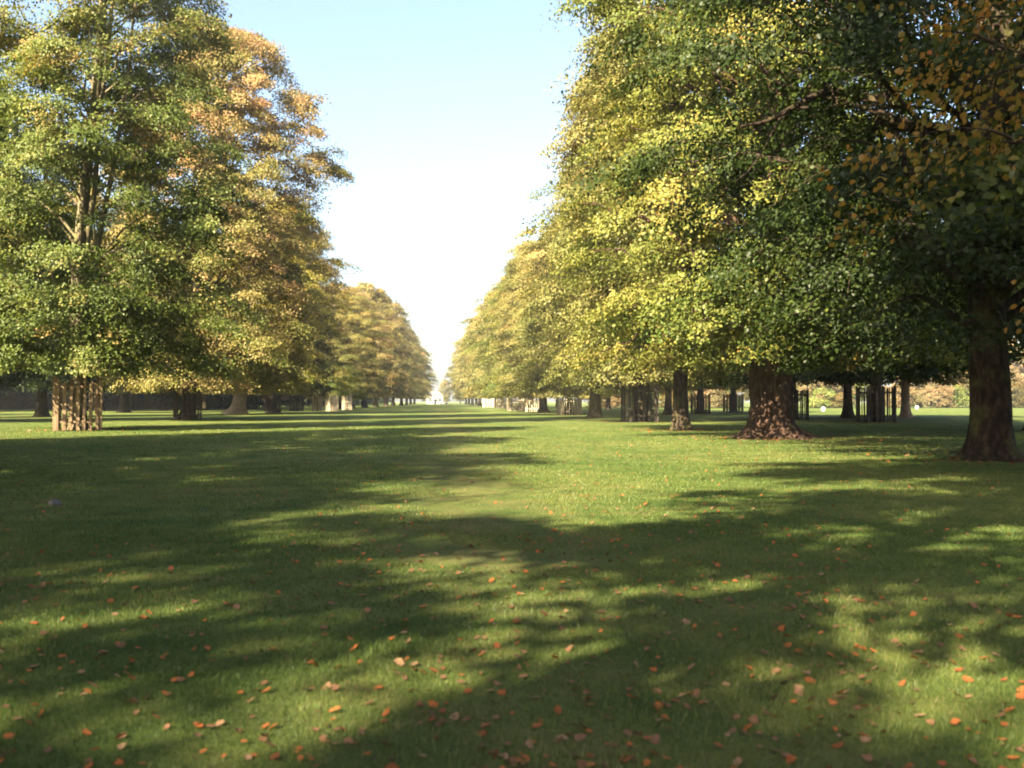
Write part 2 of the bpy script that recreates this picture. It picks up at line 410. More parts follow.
proto('edge_tree',  13, 24, 6.6, .50, 2.3, prof_lime,    80, 7, 100, 90000, .115, gap=.34, flare=.7, tint_up=.1)
proto('slim_trunk', 15, 28, 5.2, .40, 2.9, prof_column,  98, 6, 260, 200000, .13, gap=.26, flare=.6, tint_up=.2)
proto('avenue_a',   17, 28, 6.2, .48, 2.5, prof_lime,    96, 6, 600, 140000, .18, gap=.2, flare=.7, detailed=False, tint_up=.3)
proto('avenue_b',   19, 27, 6.3, .52, 2.5, prof_round,   94, 6, 700, 140000, .18, gap=.2, flare=.9, detailed=False, tint_up=.3)
proto('avenue_c',   21, 29, 7.0, .45, 2.3, prof_top,    90, 6, 500, 125000, .18, gap=.3, flare=.6, detailed=False, tint_up=.3, top_gap=.4)
proto('flared',     23, 24, 7.6, .80, 2.4, prof_round,   86, 6, 600, 120000, .18, gap=.2, lean=(4.5, 0), flare=1.3, detailed=False, bark=M_BARKP, tint_up=.2)
proto('distant_a',  25, 28, 6.7, .50, 2.6, prof_round,   70, 5, 420, 50000, .29, gap=.28, flare=.8, detailed=False, seg=9, spray=1.6, tint_up=.3)
proto('distant_b',  27, 26, 7.0, .50, 2.6, prof_top,    68, 5, 400, 48000, .29, gap=.34, flare=.8, detailed=False, seg=9, spray=1.6, tint_up=.3, top_gap=.3)
proto('outer',      37, 14, 7.4, .42, 3.1, prof_column,   64, 6, 220, 45000, .25, gap=.2, flare=.8, detailed=False, limb_from=.32)
proto('shade_tree', 41, 35, 3.7, .34, 11.0, prof_round,   70, 5, 110, 70000, .24, gap=1.1, top_gap=-1.9, flare=.8, detailed=False)  # invented tall tree behind the viewer, crown shaped for its shadow
proto('sparse_tree', 43, 24, 6.6, .45, 3.0, prof_lime,   64, 6, 60, 52000, .24, gap=.5, flare=.8, detailed=False)
proto('sapling',    29, 7.0, 1.9, .09, 2.2, prof_round,  24, 4, 20, 5000, .20, gap=.1, flare=.3, detailed=False, seg=8, spray=.9)
proto('field_tree', 31, 15, 7.0, .45, 1.8, prof_round,   50, 5, 90, 22000, .38, gap=.25, flare=.9, detailed=False, seg=9, spray=1.6, bark=M_BARKPK)
proto('shrub',      33, 4.2, 3.2, .10, 0.3, prof_round,  34, 4, 60, 9000, .28, gap=.1, flare=.2, detailed=False, seg=6, spray=1.2, limb_from=.05)

def tree(key, x, y, label, leaf, group=None, rz=None, s=1.0, sz=1.0, name='lime_tree', cat='tree', bark=None):
    tm, cm = PROTO[key]
    if rz is None: rz = random.random() * TAU
    e = link(name, None, None, (x, y, 0), rz, label=label, category=cat, group=group)
    e.scale = (s, s, s * sz)
    t = link('trunk', tm, e); c = link('crown', cm, e)
    set_mat(c, leaf)
    if bark: set_mat(t, bark)
    return e

RROW = 'lime trees in the avenue row beside the open field'
LROW = 'lime trees in the avenue row beside the wooden fence'
# --- row beside the open field
tree('edge_tree', 14.0, 12.4, 'nearest tree, its orange and yellow leaf sprays hanging in at the picture edge', M_NEAR, RROW, rz=2.2)
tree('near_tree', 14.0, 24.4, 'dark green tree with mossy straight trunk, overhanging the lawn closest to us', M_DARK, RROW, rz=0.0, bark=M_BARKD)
tree('thick_trunk', 13.5, 39.6, 'large tree with hugely thick burred reddish trunk flaring at its foot', M_YGREEN, RROW, rz=1.1)
tree('slim_trunk', 12.3, 50.0, 'yellow green tree with slim lit trunk just beyond the burred trunk', M_OLIVE, RROW, rz=4.0)
tree('avenue_a', 14.5, 71.0, 'tree rising out of a dark timber guard beyond the slim trunk', M_OLIVE, RROW, rz=2.0, sz=1.06)
tree('avenue_b', 14.0, 88.0, 'tree with buttressed trunk between the dark guard and the pale guard', M_OLIVE, RROW, rz=0.3, bark=M_BARKL, sz=.86)
tree('avenue_a', 14.2, 107.0, 'golden tree standing inside the short pale timber guard', M_TAN, RROW, rz=3.3, sz=.76)
y = 136.0
rr_ = [(13.2, 124, 'avenue_b', M_TAN, .80), (13.3, 141, 'avenue_b', M_YGREEN, .86), (13.8, 163, 'distant_a', M_TAN, .83), (13.5, 186, 'distant_b', M_OLIVE, .86), (13.6, 209, 'distant_a', M_TAN, .9), (13.4, 233, 'distant_b', M_TAN, .86),
       (13.6, 258, 'distant_a', M_OLIVE, .92), (13.5, 285, 'distant_b', M_TAN, .9), (13.4, 314, 'distant_a', M_TAN, .95), (13.6, 346, 'distant_b', M_OLIVE, .95), (13.5, 382, 'distant_a', M_TAN, 1), (13.5, 422, 'distant_b', M_TAN, 1), (13.5, 466, 'distant_a', M_TAN, 1)]
rl_ = ['tan tree leaning over two adjoining pale timber guards', 'yellow green tree behind the pale guards, the next one down the row']
for i, (x, y, k, m, sz) in enumerate(rr_):
    lab = rl_[i] if i < 2 else 'tan and gold tree far down the avenue row beside the open field'
    tree(k, x, y, lab, m, RROW if i < 2 else 'far trees of the row beside the open field', sz=sz)

# --- row beside the fence
tree('cage_tree', -18.4, 53, 'tall green tree with several pale stems inside the brown paling guard', M_GREEN, LROW, rz=0.0)
tree('lean_tree', -19.6, 80.7, 'huge orange topped tree in dark guard, crown spreading over the lawn', M_ORANGE, LROW, rz=0.0)
tree('flared', -22.4, 115.0, 'yellow tree with pale trunk flaring widely at its foot', M_YELLOW, LROW, rz=0.0)
tree('avenue_b', -20.4, 127.0, 'brown tree inside dark guard, just behind the pale flared trunk', M_BROWN, LROW, rz=5.0)
tree('avenue_c', -20.7, 150.0, 'dull brown tree in narrow dark guard, in front of the pale guards', M_BROWN, LROW, rz=0.9)
rl = [(-17.3, 178, 'avenue_c', M_TAN, .72), (-17.2, 203, 'avenue_b', M_ORANGE, .84), (-16.2, 226, 'distant_b', M_TAN, 1.02), (-15.2, 252, 'distant_a', M_BROWN, .98), (-14.0, 278, 'distant_b', M_TAN, 1.08),
      (-13.2, 304, 'distant_a', M_ORANGE, .92), (-11.6, 332, 'distant_b', M_TAN, .96), (-10.8, 360, 'distant_a', M_TAN, .86), (-10.4, 400, 'distant_b', M_BROWN, .9), (-10.0, 450, 'distant_a', M_TAN, .9)]
ll = ['tan tree standing just behind the tall pale timber guards', 'orange tinged tree second behind the tall pale guards']
for i, (x, y, k, m, sz) in enumerate(rl):
    lab = ll[i] if i < 2 else 'hazy tan tree far down the avenue row beside the wooden fence'
    tree(k, x, y, lab, m, LROW if i < 2 else 'far trees of the row beside the wooden fence', s=1.06, sz=sz)

# --- row goes on unseen behind the viewer; trees off it are added for shade
for x, y, k, s in ((-20.5, 28, 'avenue_a', .93), (-20.0, 15.5, 'avenue_b', .84), (-20.0, 3.5, 'avenue_b', .96), (-19.2, -10.5, 'sparse_tree', .84), (-19.6, -3.5, 'avenue_b', .8), (-19.0, -20.5, 'sparse_tree', .92), (-19.5, -34, 'avenue_b', .9),
                   (-8.0, -5.0, 'shade_tree', 1.0), (-19.0, -50, 'avenue_b', .9), (-34, 8, 'avenue_a', 1.0), (-51, 60, 'avenue_a', 1.0), (-63, 66, 'avenue_b', 1.0), (-68, 92, 'avenue_a', 1.0), (-60, 40, 'avenue_b', 1.0)):
    tree(k, x, y, 'unseen tree standing out of view, shading the lawn and trees', M_GREEN, 'trees beside and behind the viewer', s=s, sz=.84 if y in (3.5, -3.5) else 1.0)

# --- second row on the fence side
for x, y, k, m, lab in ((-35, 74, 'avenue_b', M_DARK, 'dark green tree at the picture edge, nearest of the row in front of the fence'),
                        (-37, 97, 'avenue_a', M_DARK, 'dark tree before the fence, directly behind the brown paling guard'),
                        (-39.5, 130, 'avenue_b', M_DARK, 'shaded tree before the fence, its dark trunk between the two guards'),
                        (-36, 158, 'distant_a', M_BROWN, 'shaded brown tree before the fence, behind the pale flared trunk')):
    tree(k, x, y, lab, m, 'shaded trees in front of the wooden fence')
for i, (x, y) in enumerate(((-58, 168), (-71, 164), (-84, 167), (-97, 162), (-110, 166), (-66, 142), (-80, 140), (-49, 150), (-64, 176), (-78, 177), (-90, 176), (-103, 175), (-52, 178), (-44, 166))):  # trees added to keep the sun off the fence
    tree(('distant_a', 'distant_b')[i % 2], x, y, 'one of the trees added in front of the dark fence to shade it', M_DARK, 'trees crowding in front of the dark fence')

# --- second and third rows on the field side
for x, y, k, m, lab, bk, s in (
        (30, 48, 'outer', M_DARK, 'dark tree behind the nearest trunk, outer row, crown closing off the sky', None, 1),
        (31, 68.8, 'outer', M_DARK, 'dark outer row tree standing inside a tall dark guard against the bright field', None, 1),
        (36, 85.6, 'outer', M_BROWN, 'outer row tree with grey flared trunk outlined against the bright field', M_BARK, 1),
        (41, 85, 'outer', M_BROWN, 'outer row tree with pinkish sunlit trunk on the field edge', M_BARKPK, .95),
        (28.6, 79, 'outer', M_DARK, 'outer row tree in dark guard half hidden by the burred trunk', None, .95),
        (30.7, 115, 'outer', M_BROWN, 'outer row tree with dark trunk framed in thin pale posts', None, 1),
        (25.0, 107, 'outer', M_GREEN, 'outer row tree with plain black looking trunk behind the slim trunk', None, .95),
        (38.5, 128, 'outer', M_BROWN, 'outer row tree with dark guard and pale post on the field edge', None, .95),
        (30, 140, 'outer', M_BROWN, 'outer row tree seen between the dark guard and the slim trunk', None, .95),
        (29, 168, 'outer', M_TAN, 'outer row tree showing between buttressed trunk and dark guard', None, .95),
        (28.5, 200, 'outer', M_TAN, 'far outer row tree behind the pale guards', None, .95),
        (28.5, 236, 'outer', M_TAN, 'farthest outer row tree seen above the pale guards', None, .95)):
    tree(k, x, y, lab, m, 'outer row of trees on the field side', bark=bk, s=s)

# --- wood and shrubs beyond the field
rs = random.Random(5)
for i in range(15):
    x = 38 + i * 8.6 + rs.uniform(-2, 2); y = 212 + rs.uniform(-9, 14) + i * 1.2
    tree('field_tree', x, y, 'brown autumn tree in the wood beyond the sunny field', (M_FAR, M_FAR, M_FARG, M_FAR, M_BROWN)[i % 5], 'trees of the wood beyond the field', name='autumn_tree', s=rs.uniform(.8, 1.15))
for i in range(18):
    x = 36 + i * 7.2 + rs.uniform(-2.5, 2.5); y = 200 + rs.uniform(-4, 5) + i * .9
    tree('shrub', x, y, 'low rounded shrub at the wood edge beyond the sunny field', (M_FAR, M_FARG, M_BROWN, M_FAR, M_DARK)[i % 5], 'shrubs along the wood edge beyond the field', name='shrub', cat='shrub', s=rs.uniform(.6, 1.25))
# --- shrubs and trees behind the wooden fence
for i in range(9):
    x = -100 + i * 9.5 + rs.uniform(-2, 2); y = 199 + rs.uniform(-3, 10)
    tree('field_tree', x, y, 'brown tree rising behind the dark wooden fence', (M_BROWN, M_FAR, M_DARK)[i % 3], 'trees behind the wooden fence', name='autumn_tree', s=rs.uniform(.9, 1.2))
for i in range(16):
    y = 176 + i * 17; x = -43 + i * 1.0 + rs.uniform(-4, 4)
    tree('shrub', x, y, 'dark evergreen shrub in the deep shade under the fence side trees', M_DARK, 'dark shrubs under the fence side trees', name='shrub', cat='shrub', s=rs.uniform(1.5, 2.2))
for x, y in ((-33, 185), (-34, 212), (-32, 242), (-30, 275), (-29, 310), (-28, 350)):
    tree('distant_a', x, y, 'hazy brown tree standing between avenue row and dark shrubs', M_BROWN, 'trees behind the far fence side row', s=rs.uniform(.8, .95))
for i in range(10):
    x = -50 - i * 7 + rs.uniform(-2, 2)
    tree('shrub', x, 184 + rs.uniform(-1.5, .5), 'straggly brown shrub growing against the dark board fence', M_BROWN, 'shrubs against the board fence', name='shrub', cat='shrub', s=rs.uniform(.5, .9))
# --- closing trees at the avenue's end
for x, y, s, m, lab in ((4.5, 545, .5, M_TAN, 'hazy tree closing the avenue end behind the white lodge'), (-6, 560, .5, M_BROWN, 'small brown tree at the avenue end, beside the white lodge'), (13, 560, .6, M_TAN, 'hazy tan tree at the avenue end, on the parked car side')):
    tree('distant_b', x, y, lab, m, 'trees at the end of the avenue', s=s)

# ------------------------------------------------------------------ tree guards
def guard_meshes(w, h, n, pal_h, rails, pw, mat, jit, seed):
    r = random.Random(seed); hw = w / 2
    post = MB(); post.box((0, 0, h / 2 - .1), (.11, .11, h + .2)); post.box((0, 0, h + .015), (.13, .13, .03))
    rail = MB(); rail.box((0, 0, 0), (w - .11, .045, .09))
    pal = MB()
    for i in range(n):
        x = -hw + w * (i + .5) / n + r.uniform(-jit, jit) * .04
        hh = pal_h * (1 + r.uniform(-jit, jit) * .10)
        tilt = r.uniform(-jit, jit) * .03
        b = len(pal.v); wd = pw * r.uniform(.9, 1.1) / 2
        for yy in (-.062, -.032):
            for (qx, qz) in ((-wd, .02), (wd, .02), (wd, hh - .06), (0, hh), (-wd, hh - .06)):
                pal.v.append((x + qx + tilt * qz, yy, qz))
        pal.f += [(b, b + 1, b + 2, b + 3, b + 4), (b + 9, b + 8, b + 7, b + 6, b + 5)]
        for k in range(5):
            k2 = (k + 1) % 5; pal.f.append((b + k2, b + k, b + 5 + k, b + 5 + k2))
    return post.mesh('post', mat), rail.mesh('rail', mat), pal.mesh('paling_panel', mat), rails

GUARDS = {}
def guard(kind, x, y, label, rz=0.0, s=1.0, group='timber tree guards along the avenue'):
    (pm, rm, lm, zr), w = GUARDS[kind]
    e = link('tree_guard', None, None, (x, y, 0), rz, label=label, category='tree guard', group=group); e.scale = (s, s, s)
    hw = w / 2
    for sx, sy in ((-1, -1), (1, -1), (1, 1), (-1, 1)): link('post', pm, e, (sx * hw, sy * hw, 0))
    for k in range(4):
        a = k * math.pi / 2
        lx, ly = hw * math.sin(a), -hw * math.cos(a)
        [link('rail', rm, e, (lx, ly, z), a) for z in zr]; link('paling_panel', lm, e, (lx, ly, 0), a)
    return e
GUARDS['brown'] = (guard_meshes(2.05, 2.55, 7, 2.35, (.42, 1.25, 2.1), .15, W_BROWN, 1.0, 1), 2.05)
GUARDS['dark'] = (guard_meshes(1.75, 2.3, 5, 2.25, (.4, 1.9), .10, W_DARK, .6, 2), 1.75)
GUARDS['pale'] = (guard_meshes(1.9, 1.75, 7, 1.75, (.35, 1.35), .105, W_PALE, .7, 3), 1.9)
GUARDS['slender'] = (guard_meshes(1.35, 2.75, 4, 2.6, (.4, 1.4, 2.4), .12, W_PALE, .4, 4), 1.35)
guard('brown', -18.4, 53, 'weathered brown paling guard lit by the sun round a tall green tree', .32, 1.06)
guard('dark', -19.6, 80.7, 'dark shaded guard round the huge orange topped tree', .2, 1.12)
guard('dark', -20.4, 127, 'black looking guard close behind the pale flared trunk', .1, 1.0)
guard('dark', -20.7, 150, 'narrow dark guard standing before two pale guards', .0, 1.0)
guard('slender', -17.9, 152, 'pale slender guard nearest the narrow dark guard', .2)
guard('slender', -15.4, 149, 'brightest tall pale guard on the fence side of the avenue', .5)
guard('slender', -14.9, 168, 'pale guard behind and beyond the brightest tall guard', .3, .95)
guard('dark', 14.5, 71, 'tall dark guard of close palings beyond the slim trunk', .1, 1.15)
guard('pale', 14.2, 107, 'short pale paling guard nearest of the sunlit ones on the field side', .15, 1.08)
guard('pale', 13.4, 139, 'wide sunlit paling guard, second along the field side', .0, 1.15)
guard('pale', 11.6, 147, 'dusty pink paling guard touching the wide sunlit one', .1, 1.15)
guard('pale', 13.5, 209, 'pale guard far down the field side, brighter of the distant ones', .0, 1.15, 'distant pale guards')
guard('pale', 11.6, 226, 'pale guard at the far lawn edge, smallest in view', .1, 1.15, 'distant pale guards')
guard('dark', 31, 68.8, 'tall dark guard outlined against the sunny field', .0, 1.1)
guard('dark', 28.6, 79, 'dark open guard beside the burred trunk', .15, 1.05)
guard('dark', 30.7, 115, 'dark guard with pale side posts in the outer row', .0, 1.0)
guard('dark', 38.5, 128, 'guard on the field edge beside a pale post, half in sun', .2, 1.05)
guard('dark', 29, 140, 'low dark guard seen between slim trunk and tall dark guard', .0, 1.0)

# saplings in the pale slender guards
for x, y in ((-17.9, 152), (-15.4, 149), (-14.9, 168)):
    tree('sapling', x, y, 'young tree growing out of a tall pale guard', M_YGREEN, 'young trees in pale guards', name='young_tree')

# ------------------------------------------------------------------ pale marker posts, field blobs, stone
M_WHITE = plain_mat('white_paint', (0.80, 0.80, 0.78), .5, .4, .12)
def dome_mesh():
    mb = MB(); prof = [(0.0, .30), (.06, .32), (.30, .46), (.55, .50), (.78, .42), (.93, .24), (.99, .04)]
    mb.tube([(0, 0, z) for z, _ in prof], [r for _, r in prof], 16)
    return mb.mesh('white_marker', M_WHITE, True)
dm = dome_mesh()
for x, y, lab in ((56.5, 143, 'rounded white marker on the field beside the grey flared trunk'), (82, 179, 'rounded white marker on the field beside the pinkish trunk'), (88.5, 179, 'rounded white marker out in the open field, largest of the three')):
    o = link('field_marker', dm, None, (x, y, -.02), 0, label=lab, category='marker', group='white markers on the field'); o.scale = (.66,) * 3
st = MB(); st.tube([(0, 0, -.03), (.0, 0, .0), (.01, 0, .03), (.02, .0, .06), (.03, 0, .075)], [.09, .11, .10, .06, .02], 9, .25, random.Random(3))
link('stone', st.mesh('stone', plain_mat('stone_grey', (.075, .07, .065), .8, .3, .4, 14), True), None, (-5.48, 14.9, 0.005), .4, label='small flat grey stone lying alone in the shaded grass', category='stone')

# ------------------------------------------------------------------ wooden fence far on the shaded side
def fence():
    e = link('wooden_fence', None, None, (-72, 187, 0), 0, label='long dark grey board fence in deep shade behind the trees', category='fence')
    pm = MB(); pm.box((0, 0, 1.95), (.16, .16, 4.0)); pm = pm.mesh('post', W_DARK)
    bm = MB(); r = random.Random(8); w = 4.0
    n = 20
    for i in range(n):
        bm.box((-w / 2 + w * (i + .5) / n, 0, 1.85 + r.uniform(-.04, .04)), (w / n - .012, .03 + .01 * r.random(), 3.6))
    for z in (.5, 1.9, 3.3): bm.box((0, .05, z), (w - .17, .05, .12))
    bm = bm.mesh('board_panel', W_GREY)
    for i in range(19):
        link('post', pm, e, (-38 + i * 4.2, .03, 0))
        if i < 18: link('board_panel', bm, e, (-38 + i * 4.2 + 2.1, 0, 0))
fence()

# ------------------------------------------------------------------ lodge and car at the avenue's end
def lodge():
    white = plain_mat('lodge_render', (.36, .35, .34), .8, .2, .15, 1.0); slate = plain_mat('lodge_slate', (.13, .12, .13), .7, .3, .3, 4)
    glass = plain_mat('lodge_glass', (.03, .035, .045), .1, .5, .2)
    e = link('white_lodge', None, None, (-1.2, 500, 0), .12, label='small white lodge with dark windows closing the end of the avenue', category='house')
    b = MB(); b.box((0, 0, 2.1), (7.6, 6, 4.2)); link('wall', b.mesh('wall', white), e)
    r = MB(); r.v += [(-4.1, -3.3, 4.2), (4.1, -3.3, 4.2), (4.1, 3.3, 4.2), (-4.1, 3.3, 4.2), (-2.2, 0, 6.4), (2.2, 0, 6.4)]
    r.f += [(0, 1, 5, 4), (1, 2, 5), (2, 3, 4, 5), (3, 0, 4), (3, 2, 1, 0)]
    ro = link('roof', r.mesh('roof', slate), e)
    c = MB(); c.box((.8, 0, 6.6), (.8, .6, 1.4)); c.box((.8, 0, 7.36), (.95, .75, .12)); link('chimney', c.mesh('chimney', white), ro)
    for x in (-2.4, 2.4):
        w = MB(); w.box((0, -.03, 0), (1.3, .08, 1.7)); wo_ = link('window', w.mesh('window', glass), e, (x, -3.0, 2.2))
        s = MB(); s.box((0, -.12, -.92), (1.6, .22, .12)); s.box((0, -.085, 0), (.07, .03, 1.7)); s.box((0, -.085, .1), (1.3, .03, .07)); link('frame', s.mesh('frame', white), wo_)
    d = MB(); d.box((0, -.03, 1.05), (1.1, .08, 2.1)); d.box((0, -.5, 2.35), (1.8, .95, .14)); link('door', d.mesh('door', glass), e, (0, -3.0, 0))
lodge()

def car():
    paint = plain_mat('car_paint_cream', (.62, .52, .46), .3, .5, .05); glass = plain_mat('car_glass', (.02, .025, .03), .08, .5, .1)
    rub = plain_mat('car_rubber', (.02, .02, .02), .8, .2, .1); lampm = plain_mat('car_lamp', (.5, .05, .04), .2, .5, .1)
    e = link('parked_car', None, None, (3.3, 470, 0), -.12, label='pale cream car parked side on at the far end of the lawn', category='car')
    prof = [(-2.1, .35), (-2.15, .75), (-1.95, .92), (-1.2, .98), (-.65, 1.42), (.75, 1.44), (1.45, .98), (2.05, .86), (2.15, .55), (2.1, .35)]
    b = MB(); n = len(prof)
    for y, k in ((-.84, 1), (.84, 1)):
        for x, z in prof: b.v.append((x, y * (0.86 if z > 1.2 else 1), z))
    b.f += [tuple(range(n)), tuple(range(2 * n - 1, n - 1, -1))]
    for i in range(n): j = (i + 1) % n; b.f.append((j, i, n + i, n + j))
    link('body', b.mesh('body', paint), e)
    for sgn in (-1, 1):
        g = MB(); g.v += [(-1.05, sgn * .835, 1.0), (1.3, sgn * .835, 1.0), (.72, sgn * .76, 1.38), (-.6, sgn * .76, 1.38)]
        g.v += [(x, y + sgn * .02, z) for x, y, z in g.v]; g.f += [(0, 1, 2, 3), (7, 6, 5, 4), (0, 4, 5, 1), (1, 5, 6, 2), (2, 6, 7, 3), (3, 7, 4, 0)]
        link('side_window', g.mesh('side_window', glass), e)
        for x in (-1.3, 1.35):
            w = MB(); w.tube([(0, -.1, 0), (0, .1, 0)], [.33, .33], 18); w.tube([(0, -.115, 0), (0, .115, 0)], [.19, .19], 12)
            link('wheel', w.mesh('wheel', rub), e, (x, sgn * .78, .33))
    for y in (-.6, .6):
        l = MB(); l.box((-2.15, y, .72), (.06, .34, .14)); link('tail_lamp', l.mesh('tail_lamp', lampm), e)
car()

# ------------------------------------------------------------------ ground
def ground_mat():
    m, N, L = newmat('lawn')
    tc = N.new('ShaderNodeTexCoord'); P = tc.outputs['Object']
    n0 = noise(N, L, P, 0.16, 4); n1 = noise(N, L, P, 1.3, 5); n2 = noise(N, L, P, 26, 4, .7)
    mp = N.new('ShaderNodeMapping'); mp.inputs['Scale'].default_value = (1, 1, 1); L.new(P, mp.inputs[0])
    n3 = noise(N, L, P, 110, 3, .7)
    r1 = ramp(N, [(.30, (0.042, 0.074, 0.017)), (.50, (0.086, 0.115, 0.028)), (.70, (0.145, 0.150, 0.045))]); L.new(n1.outputs[0], r1.inputs[0])
    r0 = ramp(N, [(.35, (0.80, 0.92, 0.75)), (.65, (1.22, 1.08, 1.15))]); L.new(n0.outputs[0], r0.inputs[0])
    c = mixc(N, L, 1.0, r1.outputs[0], r0.outputs[0], 'MULTIPLY')
    r2 = ramp(N, [(.28, (0.45, 0.5, 0.42)), (.5, (1, 1, 1)), (.75, (1.5, 1.4, 1.3))]); L.new(n2.outputs[0], r2.inputs[0])
    c = mixc(N, L, .75, c, r2.outputs[0], 'MULTIPLY')
    r3 = ramp(N, [(.25, (0.5, 0.55, 0.5)), (.55, (1, 1, 1)), (.8, (1.45, 1.4, 1.2))]); L.new(n3.outputs[0], r3.inputs[0])
    c = mixc(N, L, .7, c, r3.outputs[0], 'MULTIPLY')
    # thin worn patches
    nw = noise(N, L, P, .42, 5, .65); rw = ramp(N, [(.60, (0, 0, 0)), (.74, (.55, .55, .55))]); L.new(nw.outputs[0], rw.inputs[0])
    c = mixc(N, L, rw.outputs[0], c, (0.17, 0.125, 0.06))
    # a worn track down the middle, broken by noise
    sp = N.new('ShaderNodeSeparateXYZ'); L.new(P, sp.inputs[0])
    ab = N.new('ShaderNodeMath'); ab.operation = 'SUBTRACT'; L.new(sp.outputs[0], ab.inputs[0]); ab.inputs[1].default_value = 0.5
    ab2 = N.new('ShaderNodeMath'); ab2.operation = 'ABSOLUTE'; L.new(ab.outputs[0], ab2.inputs[0])
    mr = N.new('ShaderNodeMapRange'); mr.inputs[1].default_value = .2; mr.inputs[2].default_value = 2.0; mr.inputs[3].default_value = .24; mr.inputs[4].default_value = 0; L.new(ab2.outputs[0], mr.inputs[0])
    nt2 = noise(N, L, P, .8, 5, .7); rt2 = ramp(N, [(.42, (0, 0, 0)), (.56, (1, 1, 1))]); L.new(nt2.outputs[0], rt2.inputs[0])
    mu = N.new('ShaderNodeMath'); mu.operation = 'MULTIPLY'; L.new(mr.outputs[0], mu.inputs[0]); L.new(rt2.outputs[0], mu.inputs[1])
    c = mixc(N, L, mu.outputs[0], c, (0.17, 0.115, 0.065))
    b = N.new('ShaderNodeBsdfPrincipled'); b.inputs['Roughness'].default_value = .9; b.inputs['Specular IOR Level'].default_value = .12
    L.new(c, b.inputs['Base Color'])
    bp = N.new('ShaderNodeBump'); bp.inputs['Strength'].default_value = .9; bp.inputs['Distance'].default_value = .04
    ad = N.new('ShaderNodeMath'); ad.operation = 'ADD'; L.new(n2.outputs[0], ad.inputs[0]); L.new(n3.outputs[0], ad.inputs[1])
    L.new(ad.outputs[0], bp.inputs['Height']); L.new(bp.outputs[0], b.inputs['Normal'])
    o = N.new('ShaderNodeOutputMaterial'); L.new(b.outputs[0], o.inputs[0])
    return m
M_LAWN = ground_mat()
g = MB(); ring = [0, 60, 200, 600, 1500]
g.v.append((0, 0, 0)); nseg = 48
for rr in ring[1:]:
    for j in range(nseg): g.v.append((rr * math.cos(TAU * j / nseg), rr * math.sin(TAU * j / nseg), 0))
for j in range(nseg): g.f.append((0, 1 + j, 1 + (j + 1) % nseg))
for i in range(len(ring) - 2):
    for j in range(nseg):
        a = 1 + i * nseg + j; b = 1 + i * nseg + (j + 1) % nseg
        g.f.append((a, a + nseg, b + nseg, b))
link('lawn', g.mesh('lawn', M_LAWN), None, kind='structure', label='broad mown grass avenue and field')

# ------------------------------------------------------------------ grass blades (uncountable)
M_BLADE = leaf_mat('grass_blades', [(0, (0.034, 0.066, 0.014)), (.4, (0.074, 0.110, 0.024)), (.75, (0.128, 0.143, 0.041)), (1, (0.21, 0.175, 0.08))], .3)
def blades():
    rng = np.random.default_rng(4)
    Vs, Ts = [], []
    for (y0, y1, dens, w, h) in ((2.6, 6.5, 4600, .0045, .030), (6.5, 12, 1700, .007, .034), (12, 24, 420, .012, .038), (24, 60, 60, .025, .045)):
        xa = lambda y: (-0.62 * y - .8, 0.72 * y + .8)
        area = (y1 - y0) * 1.0 * ((y0 + y1) / 2 * 1.34 + 1.6)
        n = int(area * dens)
        y = np.sqrt(rng.uniform(y0 ** 2, y1 ** 2, n)) + rng.normal(0, .06 * y1, n) * (y1 > 5)
        y = np.clip(y, 2.4, None)
        f = rng.random(n); x = (-0.62 * y - .8) + f * (1.34 * y + 1.6)
        clump = .55 + .45 * np.sin(x * 2.3 + np.sin(y * 1.7)) * np.sin(y * 1.9 + np.sin(x * 1.3)) + .3 * rng.random(n)
        hh = h * rng.uniform(.5, 1.25, n) * (.6 + .5 * clump)
        hh *= 1 - .75 * np.clip(1.6 - np.abs(x - .5), 0, 1) * (np.sin(x * 2.1 + y * .9) * np.sin(y * .55 + 1) > -.2) * (y > 9)
        a = rng.uniform(0, TAU, n); lean = rng.uniform(.1, .9, n) * hh; la = rng.uniform(0, TAU, n)
        ww = w * rng.uniform(.7, 1.3, n) * .5
        b0 = np.stack([x - np.cos(a) * ww, y - np.sin(a) * ww, np.full(n, -.002)], 1)
        b1 = np.stack([x + np.cos(a) * ww, y + np.sin(a) * ww, np.full(n, -.002)], 1)
        tp = np.stack([x + np.cos(la) * lean, y + np.sin(la) * lean, hh], 1)
        Vs.append(np.stack([b0, b1, tp], 1).reshape(-1, 3))
        t = np.clip(.35 + .18 * np.sin(x * .9 + 1.3 * np.sin(y * .6)) + rng.normal(0, .2, n), 0, 1)
        Ts.append(np.repeat(t, 3))
    V = np.concatenate(Vs); T = np.concatenate(Ts); n = len(V) // 3
    me = np_mesh('grass', V, np.arange(n * 3).reshape(-1, 3), T, M_BLADE, 3)
    link('grass', me, None, kind='stuff', label='short green blades of lawn grass')
blades()

